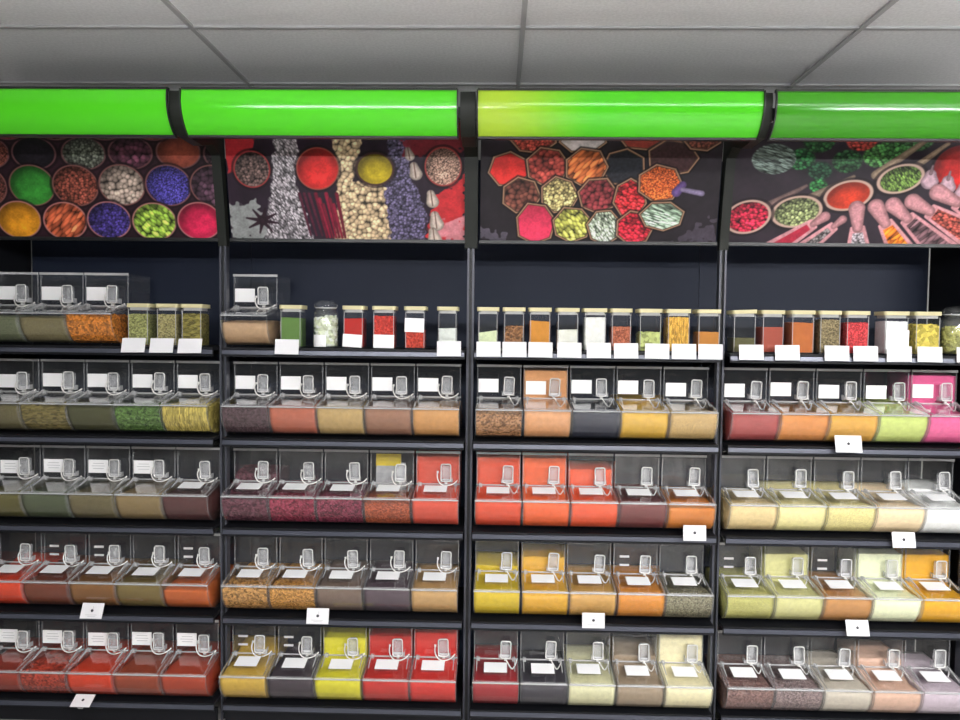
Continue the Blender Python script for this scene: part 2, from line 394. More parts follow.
    def cap(s, p, q, r0, r1, col, kind='powder', a=1.0):
        (ax,ay),(bx,by) = p, q; ex, ey = bx-ax, by-ay
        t = np.clip(((s.X-ax)*ex+(s.Y-ay)*ey)/(ex*ex+ey*ey+1e-9), 0, 1)
        d = np.hypot(s.X-ax-t*ex, s.Y-ay-t*ey) - (r0+(r1-r0)*t); s.put(s.soft(d), s.tex(col, kind)*(1.0-.35*np.clip(1+d/4,0,1))[...,None], a)
    def region(s, pts, col, kind, a=1.0, edge=4.0):
        d = s.pdist(pts) + edge*(s.noise(4)-.5); s.put(np.clip(.5-d/1.5,0,1), s.tex(col, kind), a)

def art1():
    a = Art(-34, 219, 112, 240, (48,26,36), 3)
    for cx,cy,col,k in [(-16,148,(110,60,50),'fine'),(32,148,(30,26,32),'black'),(83,148,(92,96,86),'seed'),(131,147,(84,48,62),'ball'),(180,146,(140,68,52),'powder'),(228,148,(60,40,50),'seed'),
                        (8,116,(120,40,50),'fine'),(57,116,(70,60,50),'seed'),(107,116,(50,60,45),'fine'),(156,116,(90,45,40),'seed'),(205,116,(100,60,60),'seed')]:
        a.bowl(cx,cy,23,18,col,k,rim=(118,78,80))
    for cx,cy,col,k in [(-24,184,(96,56,50),'fine'),(26,183,(56,138,52),'powder'),(71,183,(128,68,56),'seed'),(119,182,(164,146,134),'pea'),(167,182,(74,66,146),'fine'),(213,182,(82,58,72),'ball')]:
        a.bowl(cx,cy,24,22.5,col,k,rot=.25)
    for cx,cy,col,k in [(-39,221,(120,40,40),'powder'),(8,221,(226,150,36),'powder'),(56,222,(205,100,66),'stick'),(102,221,(66,54,120),'seed'),(149,222,(166,206,80),'pod'),(196,221,(216,40,84),'powder')]:
        a.bowl(cx,cy,23,21,col,k,rim=(196,130,128))
    return a
def art2():
    a = Art(222, 467, 112, 240, (42,28,42), 5)
    a.region([(222,205),(250,196),(268,240),(222,240)], (176,182,178), 'powder', .8, 9)
    a.region([(222,112),(262,112),(240,160),(222,170)], (190,44,52), 'powder')
    a.region([(276,112),(300,112),(292,180),(310,241),(258,241),(268,170)], (150,143,148), 'grain', 1, 5)
    a.bowl(248,164,19,20,(96,78,74),'seed',rim=(176,62,60))
    a.region([(330,112),(368,112),(352,176),(392,180),(394,241),(332,241),(336,170)], (206,178,142), 'pea', 1, 3)
    a.region([(392,112),(412,112),(412,170),(428,215),(424,241),(390,241),(384,180)], (92,84,112), 'seed', 1, 6)
    for i in range(7):
        x = 318 + i*3.2; a.cap((x-5+2*i*.2, 190+(i%3)*6),(x+5,238),2.0,1.2,(196,34,74) if i%2 else (150,28,60))
    for i in range(3): a.cap((296+i*5,190),(306+i*6,236),1.6,1.0,(120,40,70))
    a.bowl(316,163,22,23,(224,48,46),'powder',rim=(170,84,70),rot=.3)
    a.bowl(375,163,20,18,(192,168,34),'powder',rim=(74,46,40),rw=2.0)
    a.region([(436,192),(467,170),(467,241),(428,241)], (206,48,54), 'powder', 1, 8)
    a.region([(440,222),(467,214),(467,241),(436,241)], (228,176,186), 'powder', .7, 10)  # pale pink glare painted into the lower right of the print
    a.region([(404,112),(467,112),(467,142),(404,150)], (150,40,50), 'powder', .8, 8)
    a.bowl(445,160,19,21,(172,136,120),'fine',rim=(184,70,66))
    for x,y,r in [(416,164,8),(433,194,8),(437,218,9),(435,236,9),(410,146,6)]:
        a.cap((x-1,y-r*.6),(x+1,y+r*.5),r*.5,r*.85,(226,206,192)); a.cap((x-1,y-r),(x+1,y+r),.5,.6,(150,110,100))
    for k in range(8):
        t = k*PI/4+.2; a.cap((256,220),(256+17*math.cos(t),220+14*math.sin(t)),2.6,.8,(58,26,44))
    a.cap((256,219),(256,221),4,4,(50,24,38))
    return a
def art3():
    a = Art(477, 722, 112, 240, (38,31,38), 8)
    a.region([(470,226),(500,232),(500,241),(470,241)], (130,122,140), 'powder', .6, 14)  # grey glare painted into the print, lower left corner
    a.region([(690,226),(722,215),(722,241),(680,241)], (110,100,118), 'powder', .5, 16)  # grey glare painted in at the lower right too
    for c in [(530,128,22,16,(150,60,50),'seed'),(580,130,22,14,(200,190,190),'powder'),(640,126,22,14,(130,50,40),'powder'),(672,150,23,18,(64,40,42),'black'),(623,160,20,18,(34,35,42),'black'),(700,128,18,13,(90,50,40),'seed'),
              (506,163,19,18,(222,50,46),'powder'),(545,159,20,19,(150,62,54),'ball'),(585,160,21,19,(186,98,54),'stick'),(519,191,18,18,(104,60,50),'ball'),(558,190,18,18,(176,160,108),'seed'),
              (598,190,19,18,(124,50,54),'pea'),(631,193,16,20,(204,46,52),'flake'),(661,177,21,19,(204,92,44),'fine'),(534,221,19,21,(226,58,92),'powder'),(572,222,19,18,(190,190,92),'pod'),
              (606,224,16,18,(176,190,166),'grain'),(637,225,18,17,(190,38,54),'flake'),(665,212,21,15,(160,186,160),'needle')]:
        a.cone(*c)
    a.cap((678,186),(684,178),5,4,(120,90,160)); a.cap((684,183),(704,187),2.4,3.0,(176,158,200))
    return a
def art4():
    a = Art(727, 980, 112, 240, (46,36,46), 11)
    for x,y,r,c in [(792,150,14,(40,92,52)),(812,162,12,(38,74,52)),(838,152,15,(44,84,50)),(868,146,15,(70,120,62)),(885,136,16,(60,110,56)),(808,130,16,(40,80,44)),(850,128,16,(150,56,48)),(905,128,16,(60,100,60)),(812,178,9,(50,120,62))]:
        a.put(a.soft(a.ell(x,y,r,r*.8)/2), a.tex(c,'flake'))
    a.put(a.soft(a.ell(765,150,22,16)), a.tex((96,108,102),'needle'))
    a.cap((935,133),(900,162),2.2,4,(186,158,132)); a.cap((915,128),(868,166),2.4,5,(176,150,126)); a.cap((846,168),(806,190),2,4,(170,146,126)); a.cap((800,178),(764,200),1.6,5,(150,120,116))
    W = (212,176,160)
    for cx,cy,rx,ry,c,k,ro in [(893,170,24,15,(104,134,62),'grain',-.3),(843,188,25,16,(214,62,36),'powder',-.25),(793,206,26,17,(142,152,104),'seed',-.2),(744,212,24,18,(192,40,66),'flake',-.3)]:
        a.bowl(cx,cy,rx,ry,c,k,rim=W,rw=2.2,rot=ro)
    a.bowl(952,158,28,24,(206,38,36),'powder',rim=(120,30,36))
    for x,y in [(922,170),(940,176),(957,182)]:
        a.cap((x,y+2),(x,y-4),9,6,(214,176,190)); a.cap((x,y-6),(x+1,y-14),2,1,(200,160,170))
    PK = (224,158,164)
    def scoop(p, q, r, w, col, k):
        dx, dy = q[0]-p[0], q[1]-p[1]; L = math.hypot(dx,dy); dx/=L; dy/=L; nx, ny = -dy, dx
        m = (p[0]+dx*20*r/8, p[1]+dy*20*r/8)
        e = (p[0]+dx*(L+14), p[1]+dy*(L+14))
        a.put(a.soft(a.pdist([(m[0]-nx*w*.45,m[1]-ny*w*.45),(m[0]+nx*w*.45,m[1]+ny*w*.45),(e[0]+nx*w,e[1]+ny*w),(e[0]-nx*w,e[1]-ny*w)])-2), a.tex(PK,'powder'))
        a.cap(p, m, r, r*.62, PK)
        m2 = (m[0]+dx*6, m[1]+dy*6); w2 = w-3
        a.put(a.soft(a.pdist([(m2[0]-nx*w2*.5,m2[1]-ny*w2*.5),(m2[0]+nx*w2*.5,m2[1]+ny*w2*.5),(e[0]+nx*w2,e[1]+ny*w2),(e[0]-nx*w2,e[1]-ny*w2)])-.5), a.tex(col,k))
    scoop((932,184),(985,212),9,14,(52,40,46),'seed'); scoop((908,194),(965,226),8.5,14,(160,74,64),'flake'); scoop((889,198),(938,242),8.5,14,(112,82,88),'stick')
    scoop((872,200),(900,243),8.5,13,(236,118,34),'stick'); scoop((853,202),(859,243),8.5,12.5,(168,158,164),'seed')
    scoop((840,214),(810,242),4.5,8,(110,104,104),'seed'); scoop((822,211),(780,242),5.5,9,(186,40,66),'powder')
    return a

def poster_mat():
    m, nt, out = new_mat('poster_print'); b = N(nt, 'ShaderNodeBsdfPrincipled', Roughness=.5); b.inputs['Specular IOR Level'].default_value = .22
    a = N(nt, 'ShaderNodeAttribute'); a.attribute_name = 'print'
    nt.links.new(a.outputs['Color'], b.inputs['Base Color']); nt.links.new(b.outputs[0], out.inputs[0]); return m
PM = poster_mat()
# print plane: leans forward from (Y 2.955, z 2.015) at the foot to (Y 2.870, z 2.475) at the head
PB, PT = Vector((0, 2.948, 2.018)), Vector((0, 2.862, 2.472))
LBL = ['wide spice poster with rows of round bowls, behind the first green board', 'wide spice poster with red and yellow bowls, star anise and chickpeas',
       'wide spice poster with spices in folded paper cones and one metal scoop', 'wide spice poster with wooden spoons and pink scoops on black']
def lin_np(a):
    a = np.clip(a/255., 0, 1); return np.where(a <= .04045, a/12.92, ((a+.055)/1.055)**2.4)
for i,(fn,xl,xr) in enumerate([(art1, -2.03, post_x(1)-.002), (art2, -.987, -.030), (art3, .034, .985), (art4, 1.038, 2.03)]):
    A = fn(); Wn, Hn = A.W, A.H
    r = empty('spice_poster', (xl, PB.y, PB.z), LBL[i], 'poster', 'spice posters under the green boards')
    gx = np.linspace(0, xr-xl, Wn+1); gt = np.linspace(1, 0, Hn+1)
    X, T = np.meshgrid(gx, gt)
    co = np.stack([X, (PT.y-PB.y)*T, (PT.z-PB.z)*T], -1).reshape(-1, 3)
    j, k = np.meshgrid(np.arange(Hn), np.arange(Wn), indexing='ij'); b0 = j*(Wn+1)+k
    quad = np.stack([b0+Wn+1, b0+Wn+2, b0+1, b0], -1).reshape(-1, 4)
    me = bpy.data.meshes.new('print'); me.vertices.add(len(co)); me.vertices.foreach_set('co', co.ravel())
    me.loops.add(quad.size); me.loops.foreach_set('vertex_index', quad.ravel().astype(np.int32))
    me.polygons.add(len(quad)); me.polygons.foreach_set('loop_start', np.arange(0, quad.size, 4, dtype=np.int32)); me.polygons.foreach_set('loop_total', np.full(len(quad), 4, np.int32))
    me.update(calc_edges=True)
    # smooth colours to the corners of the grid
    c = lin_np(A.img)*.78; cp = np.pad(c, ((1,1),(1,1),(0,0)), 'edge'); vc = (cp[:-1,:-1]+cp[1:,:-1]+cp[:-1,1:]+cp[1:,1:])/4
    vc = vc.reshape(-1, 3); rgba = np.ones((len(vc), 4), np.float32); rgba[:, :3] = vc
    at = me.color_attributes.new('print', 'FLOAT_COLOR', 'POINT'); at.data.foreach_set('color', rgba.ravel())
    me.materials.append(PM); o = bpy.data.objects.new('print', me); C.objects.link(o); o.parent = r
    w = xr-xl; d = (PT-PB)
    MB().prism([(.0015,0),(.006,0),(.006+d.y,d.z),(.0015+d.y,d.z)], 0, w).build('backing_board', M['rim_black'], r)
    MB().box(-.004, w+.004, -.012, .012, -.014, -.001).build('lower_rail', M['rim_black'], r)

# ------------------------------------------------------------------ bulk bins
W_, D_, HH = .189, .335, .300            # bin width, depth, height
HY, HZ = .145, .157                      # hinge line
FR = [(0,.130),(.002,.100),(.010,.070),(.026,.044),(.050,.021),(.08,.006),(.12,0)]
def bin_parts(root, face_label, lid_label, tapes, dx=0, dz=0, lines=False):
    t = .0028
    b = MB()
    for x in (0, W_-t):
        b.prism(FR + [(D_,0),(D_,HZ),(HY,HZ)], x, x+t)
    b.sheet(FR + [(D_-.003,0)], -t, t, W_-t, smooth=False)
    e = [(0.0,.131),(HY,.158),(HY,.154),(0,.127)]
    for x in (-.0005, W_-.0025): b.prism(e, x, x+.003, 2)
    b.box(0, W_, -.003, .0012, .1275, .1315, 1)                                   # bright front lip
    for x in (0, W_-.002):                                                        # polished front corners
        b.prism([(y-.0006, z) for y,z in FR[:6]] + [(y+.0018, z) for y,z in FR[:6]][::-1], x, x+.002, 2)
    b.build('tray', [M['acrylic'], M['edge'], M['edge_soft']], root)
    h = MB()
    for x in (.003, W_-.003-t):
        h.box(x, x+t, HY, D_, HZ, HH)
    h.box(.003, W_-.003, HY, HY+t, HZ-.03, HH); h.box(.003, W_-.003, D_-t, D_, 0, HH)
    h.box(.0, W_, HY-.004, D_+.002, HH, HH+.003)
    for x in (.0025, W_-.0065): h.box(x, x+.004, HY-.001, HY+.003, HZ, HH, 2)
    h.box(.001, W_-.001, HY-.005, HY-.002, HH-.006, HH+.004, 1)
    h.build('hopper', [M['acrylic'], M['edge'], M['edge_soft']], root)
    l = MB()
    sl = (HZ+.004-.134)/HY
    def lz(y): return .135 + sl*y
    l.prism([(0,lz(0)),(HY-.004,lz(HY-.004)),(HY-.004,lz(HY-.004)+.003),(0,lz(0)+.003)], .005, W_-.005)
    for x in (.0045, W_-.0075): l.prism([(0,lz(0)),(HY-.004,lz(HY-.004)),(HY-.004,lz(HY-.004)+.007),(0,lz(0)+.007)], x, x+.003, 2)
    l.box(.005, W_-.005, -.004, -.001, lz(0)-.009, lz(0)+.003, 2)
    # diagonal hinge arms
    for x in (.014, W_-.018): l.prism([(.06,lz(.06)+.003),(HY-.006,lz(HY)+.003),(HY-.006,lz(HY)+.014),(HY-.02,lz(HY)+.012)], x, x+.0035, 1)
    l.build('lid', [M['lid_clear'], M['edge'], M['edge_soft']], root)
    hb = MB().tube([(.002,HY-.006,HZ+.008),(W_-.002,HY-.006,HZ+.008)], .0038, 8)
    for x in (.018, W_-.022): hb.box(x-.005, x+.009, HY-.014, HY-.001, HZ+.001, HZ+.015)
    hb.build('hinge_bar', M['edge'], root)
    # scoop pocket on the hopper face
    pk = MB(); pk.box(.108,.156,HY-.022,HY-.0195,.178,.190); pk.box(.108,.156,HY-.022,HY,.176,.179); pk.box(.106,.108,HY-.022,HY,.176,.196); pk.box(.156,.158,HY-.022,HY,.176,.196)
    pk.build('scoop_pocket', M['edge'], root)
    if face_label:
        x = .008+dx; z = .188+dz
        lb = MB().box(x, x+.084, HY-.0014, HY-.0004, z, z+.056)
        lo = lb.build('label', M['label'], root)
        if lines:
            ln = MB()
            for q in range(3): ln.box(x+.02-.006*(q==1), x+.066+.004*(q==1), HY-.0019, HY-.0013, z+.040-q*.011, z+.0418-q*.011)
            ln.build('text_lines', M['greyink'], lo)
    if lid_label:
        x = .042+dx; y0, y1 = .050+dz, .112+dz
        MB().prism([(y0-.004,lz(y0)+.003),(y1+.004,lz(y1)+.003),(y1+.004,lz(y1)+.007),(y0-.004,lz(y0)+.007)], x-.005, x+.099).build('card_pocket', M['lid_clear'], root)
        MB().prism([(y0,lz(y0)+.0075),(y1,lz(y1)+.0075),(y1,lz(y1)+.0085),(y0,lz(y0)+.0085)], x, x+.094).build('lid_label', M['label'], root)
    if tapes:
        for z in (.196, .232): MB().box(.028, .068, HY-.0012, HY-.0004, z, z+.009).build('tape_strip', M['tape'], root)

def make_scoop(loc, style):
    """small clear scoop standing in its pocket, mouth forward, with a tether cord"""
    root = empty('scoop', loc)
    w, h, r = .0205, .036, .008
    ring = []
    for cx_,cz_,a in ((w-r,h-r,0),(-w+r,h-r,90),(-w+r,-h+r,180),(w-r,-h+r,270)):
        ring += [(cx_+r*math.cos(math.radians(a+30*k)), cz_+r*math.sin(math.radians(a+30*k))) for k in range(4)]
    n = len(ring); b = MB()
    p = [(x,-.030,z+.0) for x,z in ring] + [(x*.82,-.004,z*.86) for x,z in ring] + [(x*.90,-.029,z*.93) for x,z in ring] + [(x*.74,-.006,z*.80) for x,z in ring]
    F = [(i,(i+1)%n,n+(i+1)%n,n+i) for i in range(n)] + [(2*n+(i+1)%n,2*n+i,3*n+i,3*n+(i+1)%n) for i in range(n)] + [tuple(n+i for i in range(n)), tuple(3*n+i for i in range(n))[::-1]]
    b.poly(p, F, 0, False); b.build('cup', M['scoop'], root)
    MB().tube([(x,-.030,z) for x,z in ring], .0026, 6, closed=True).build('cup_rim', M['scoop_rim'], root)
    MB().rprism(-.006,.006,-.026,-.010,-.049,-h+.001,.003).build('handle', M['scoop_rim'], root)
    if style == 0:   # cord starts beside the label, sags under the scoop, ends at the bin's far corner
        q = [(-.036,-.004,-.002),(-.037,-.016,-.014),(-.034,-.022,-.030),(-.024,-.026,-.046),(-.008,-.028,-.054),(.010,-.028,-.054),(.028,-.024,-.049),(.040,-.016,-.042),(.046,-.010,-.036)]
    else:            # cord from the handle straight down to the corner
        q = [(.0,-.018,-.044),(.006,-.026,-.050),(.014,-.030,-.062),(.022,-.031,-.074),(.030,-.031,-.078),(.038,-.026,-.070),(.044,-.018,-.060),(.047,-.010,-.050)]
    pts = []
    V_ = [Vector(a) for a in q]
    for i in range(len(V_)-1):
        p0 = V_[max(0,i-1)]; p1 = V_[i]; p2 = V_[i+1]; p3 = V_[min(len(V_)-1,i+2)]
        for s in range(4):
            t = s/4; pts.append(.5*((2*p1)+(p2-p0)*t+(2*p0-5*p1+4*p2-p3)*t*t+(3*p1-p0-3*p2+p3)*t**3))
    pts.append(V_[-1])
    c = MB().tube(pts, .0026, 6); e = pts[0]
    c.box(e.x-.004, e.x+.004, e.y-.003, e.y+.003, e.z-.004, e.z+.004); c.build('cord', M['cord'], root)
    return root

def fill(loc, col, kind, zf, hl, seed, label):
    """loose spice following the inside of tray and hopper; zf height at the front, hl level in the hopper"""
    rr = random.Random(seed); o_ = .0045; nx = 14
    low = [(y+o_ if y < .05 else y, max(z, o_) if y >= .05 else z) for y,z in FR if z < zf]
    low = [(y, z+ (o_ if z < .02 else 0)) for y,z in low]
    base = [(low[0][0] if low else o_, zf)] + low + [(D_-.006, o_+.001)]
    amp = {'powder':.0022,'fine':.0025,'seed':.003,'flake':.006,'leaf':.007,'stick':.006,'chunk':.007}[kind]
    if hl > HZ+.01:
        top = [(D_-.006, hl), (D_*.75, hl+.004), (HY+.035, hl-.004), (HY+.006, hl-.006), (HY+.006, HZ-.012), (HY-.02, HZ-.022), (HY*.62, min(zf+.004,.133)), (HY*.3, min(zf+.003,.131))]
    else:
        top = [(D_-.006, hl), (D_*.75, hl-.002), (HY+.03, min(hl, HZ-.03)), (HY*.75, min(.128, (hl+zf)/2+.006)), (HY*.45, min(.129,zf+.005)), (HY*.2, min(.127,zf+.004))]
    # densify the top line
    tl = [top[0]]
    for a,b in zip(top, top[1:]+[base[0]]):
        for s in (1/3,2/3,1): tl.append((a[0]+(b[0]-a[0])*s, a[1]+(b[1]-a[1])*s))
    tl = tl[:-1]; prof = base + tl; n = len(prof); nb = len(base)
    P = []
    for i in range(nx+1):
        x = .004 + (W_-.008)*i/nx
        for j,(y,z) in enumerate(prof):
            if j > nb and not (abs(y-(HY+.006)) < .001): z += rr.uniform(-amp, amp*.8)
            if j == 0: z += rr.uniform(-amp, amp*.5)
            P.append((x, y, z))
    F = [(i*n+j, (i+1)*n+j, (i+1)*n+(j+1)%n, i*n+(j+1)%n) for i in range(nx) for j in range(n)]
    F += [tuple(range(n)), tuple(nx*n+j for j in range(n))[::-1]]
    b = MB(); b.poly(P, F, 0, kind in ('powder','fine'))
    return tag(b.build('loose_spice', spice(col, kind), None, loc), label, 'spice', 'spices filling the clear bins', 'stuff')

# (description, colour, texture, front level, hopper level) ; five bins per shelf, first to fifth
B = {}
B[0,0] = [('sage green ground herb',(112,118,88),'fine',.112,.12),('greyish tan ground spice',(132,122,86),'fine',.110,.12),('orange and amber flakes',(214,128,42),'flake',.122,.13)]
B[1,0] = [('pale tan powder',(196,160,122),'powder',.098,.11)]
B[0,1] = [('dull olive dried herb',(112,104,70),'fine',.118,.12),('olive brown dried herb',(118,106,58),'leaf',.120,.12),('dark olive ground herb',(78,78,48),'fine',.118,.11),('dark green leaf flakes',(84,116,52),'flake',.118,.12),('straw yellow stalks',(196,176,88),'stick',.122,.13)]
B[1,1] = [('dark brown berries',(84,62,66),'seed',.124,.13),('terracotta powder',(186,104,80),'powder',.124,.13),('khaki tan powder',(192,160,104),'powder',.124,.13),('light brown powder',(158,114,90),'powder',.124,.13),('ochre powder',(208,150,88),'powder',.124,.13)]
B[2,1] = [('brown bark chips',(158,112,72),'flake',.108,.12),('peach coloured powder',(222,158,106),'powder',.124,.285),('near black powder',(42,45,60),'powder',.122,.13),('mustard yellow powder',(218,172,62),'powder',.124,.17),('sandy beige powder',(200,166,106),'fine',.124,.13)]
B[3,1] = [('brick rose powder',(170,76,74),'powder',.124,.14),('orange powder',(220,142,74),'powder',.124,.14),('amber powder',(222,166,70),'powder',.124,.15),('light lime green powder',(200,214,120),'powder',.124,.17),('bright pink powder',(232,98,150),'powder',.124,.285)]
B[0,2] = [('dark olive ground leaf',(100,94,48),'fine',.118,.12),('dark grey green ground leaf',(84,92,66),'fine',.120,.12),('drab green brown ground spice',(112,102,70),'fine',.122,.13),('tan brown ground spice',(142,120,80),'fine',.122,.13),('maroon brown powder',(88,50,48),'powder',.122,.13)]
B[1,2] = [('dark plum dried petals',(96,50,62),'flake',.118,.20),('crimson dried petals',(134,40,62),'flake',.122,.13),('dark crimson dried berries',(122,40,62),'flake',.122,.13),('orange red crushed chilli',(166,78,46),'seed',.110,.12),('coral red powder',(214,78,56),'powder',.124,.285)]
B[2,2] = [('bright red orange powder',(222,76,42),'powder',.124,.285),('vivid orange powder',(236,98,44),'powder',.124,.285),('reddish orange powder',(232,86,44),'powder',.124,.24),('dark maroon powder',(116,54,52),'powder',.124,.14),('golden orange powder',(212,126,44),'powder',.110,.13)]
B[3,2] = [('cream coloured powder',(232,206,148),'powder',.124,.13),('pale yellow flour',(234,222,156),'powder',.124,.165),('buttery yellow granules',(234,218,146),'fine',.124,.165),('ivory powder',(238,212,170),'powder',.124,.165),('pure white powder',(240,240,236),'powder',.124,.18)]
B[0,3] = [('bright red orange powder',(236,74,40),'powder',.122,.15),('brown red powder',(124,62,40),'powder',.120,.14),('mid brown ground spice',(138,92,46),'fine',.122,.13),('olive brown ground spice',(126,106,56),'fine',.122,.13),('burnt orange powder',(204,102,46),'powder',.104,.11)]
B[1,3] = [('light caramel flakes',(188,138,76),'flake',.116,.12),('golden brown seeds',(196,140,68),'seed',.116,.12),('grey brown powder',(122,102,90),'powder',.124,.14),('dark mauve grey powder',(88,72,80),'powder',.124,.14),('wheat coloured powder',(198,156,100),'powder',.120,.13)]
B[2,3] = [('lemon yellow powder',(220,190,42),'powder',.126,.19),('egg yolk yellow powder',(228,172,50),'powder',.124,.23),('dull gold powder',(210,160,84),'powder',.122,.14),('tangerine powder',(222,142,50),'powder',.126,.14),('grey speckled seeds',(130,124,98),'seed',.118,.11)]
B[3,3] = [('pale olive granules',(188,184,106),'fine',.124,.14),('pale pistachio powder',(212,208,142),'powder',.124,.26),('ginger brown powder',(196,138,78),'powder',.120,.13),('very pale cream powder',(232,236,196),'powder',.126,.27),('golden yellow powder',(232,170,24),'powder',.126,.27)]
B[0,4] = [('brick red powder',(158,56,38),'powder',.116,.13),('rusty red flakes',(172,58,36),'flake',.122,.13),('vermilion powder',(220,64,30),'powder',.124,.13),('reddish brown powder',(156,66,38),'powder',.122,.13),('rust orange powder',(178,66,38),'powder',.122,.13)]
B[1,4] = [('mustard coloured powder',(216,176,74),'powder',.126,.16),('black plum coloured powder',(70,60,66),'powder',.122,.13),('lemon lime yellow powder',(224,214,52),'powder',.128,.24),('deep red powder',(198,46,38),'powder',.124,.25),('scarlet powder',(214,50,42),'powder',.126,.27)]
B[2,4] = [('dark red powder',(164,40,46),'powder',.122,.14),('charcoal black powder',(62,58,66),'powder',.120,.12),('pale cream green powder',(214,210,168),'powder',.126,.15),('greyish taupe powder',(162,142,118),'powder',.122,.19),('pale ivory yellow powder',(230,220,178),'powder',.126,.28)]
B[3,4] = [('mixed dark peppercorns',(130,98,92),'seed',.118,.12),('grey brown speckled seeds',(138,118,116),'seed',.118,.12),('off white powder',(196,186,170),'powder',.120,.15),('pinkish beige powder',(210,172,150),'powder',.120,.20),('pale mauve grey powder',(196,180,190),'powder',.120,.15)]
X0 = [post_x(0)+.018, post_x(1)+.018, post_x(2)+.028, post_x(3)+.028]
TAPES = {(0,3,1),(0,3,2),(0,3,4),(1,4,0),(1,4,1),(2,3,3),(3,3,0),(3,3,2)}
protos = {}
def place_bin(bay, row, slot, spec):
    desc, col, kind, zf, hl = spec
    rj = random.Random(bay*100+row*10+slot)
    face = row in (0, 1) or (bay == 0 and row in (2, 4)) and not (bay == 0 and row == 2 and slot == 4)
    if bay == 0 and row == 3: face = False
    lidl = not face
    lines = bay == 0 and row in (2, 4)
    tp = (bay, row, slot) in TAPES
    var = rj.choice([0, 0, 1]) ; ddx, ddz = [(0,0),(.004,-.007)][var]
    key = (face, lidl, tp, lines, var)
    yoff = -.012 if row < 4 else -.035
    x = X0[bay] + .1935*slot + rj.uniform(-.0012, .0012)
    loc = (x, YF + yoff, TOP[row] + .0005)
    where = '%s on the %s, %s' % (ORD[slot], SHELF[row], BAY[bay])
    if key not in protos:
        r = empty('bulk_bin', loc); bin_parts(r, face, lidl, tp, ddx, ddz if face else ddz*.6, lines); protos[key] = r
    else:
        r = copy_tree(protos[key]); r.location = loc
    tag(r, 'clear bin of %s, %s' % (desc, where), 'bin', 'clear bulk bins of the spice display')
    s = 0 if bay < 2 or (bay == 1) else 1
    if bay == 1 and row in (1,): s = 0
    if ('sc', s) not in protos:
        q = make_scoop((0,0,0), s); protos['sc', s] = q
    else: q = copy_tree(protos['sc', s])
    q.location = (x+.132+rj.uniform(-.004,.004), YF+yoff+HY-.0, TOP[row]+.0005+.215+rj.uniform(-.003,.003))
    q.rotation_euler = (0, rj.uniform(-.05,.05), 0)
    tag(q, 'small clear scoop tethered to the bin %s' % where, 'scoop', 'scoops tethered to the bins')
    fill(loc, col, kind, zf, hl, bay*100+row*10+slot, '%s in the bin %s' % (desc, where))
for (bay,row), specs in B.items():
    for slot, sp in enumerate(specs): place_bin(bay, row, slot, sp)

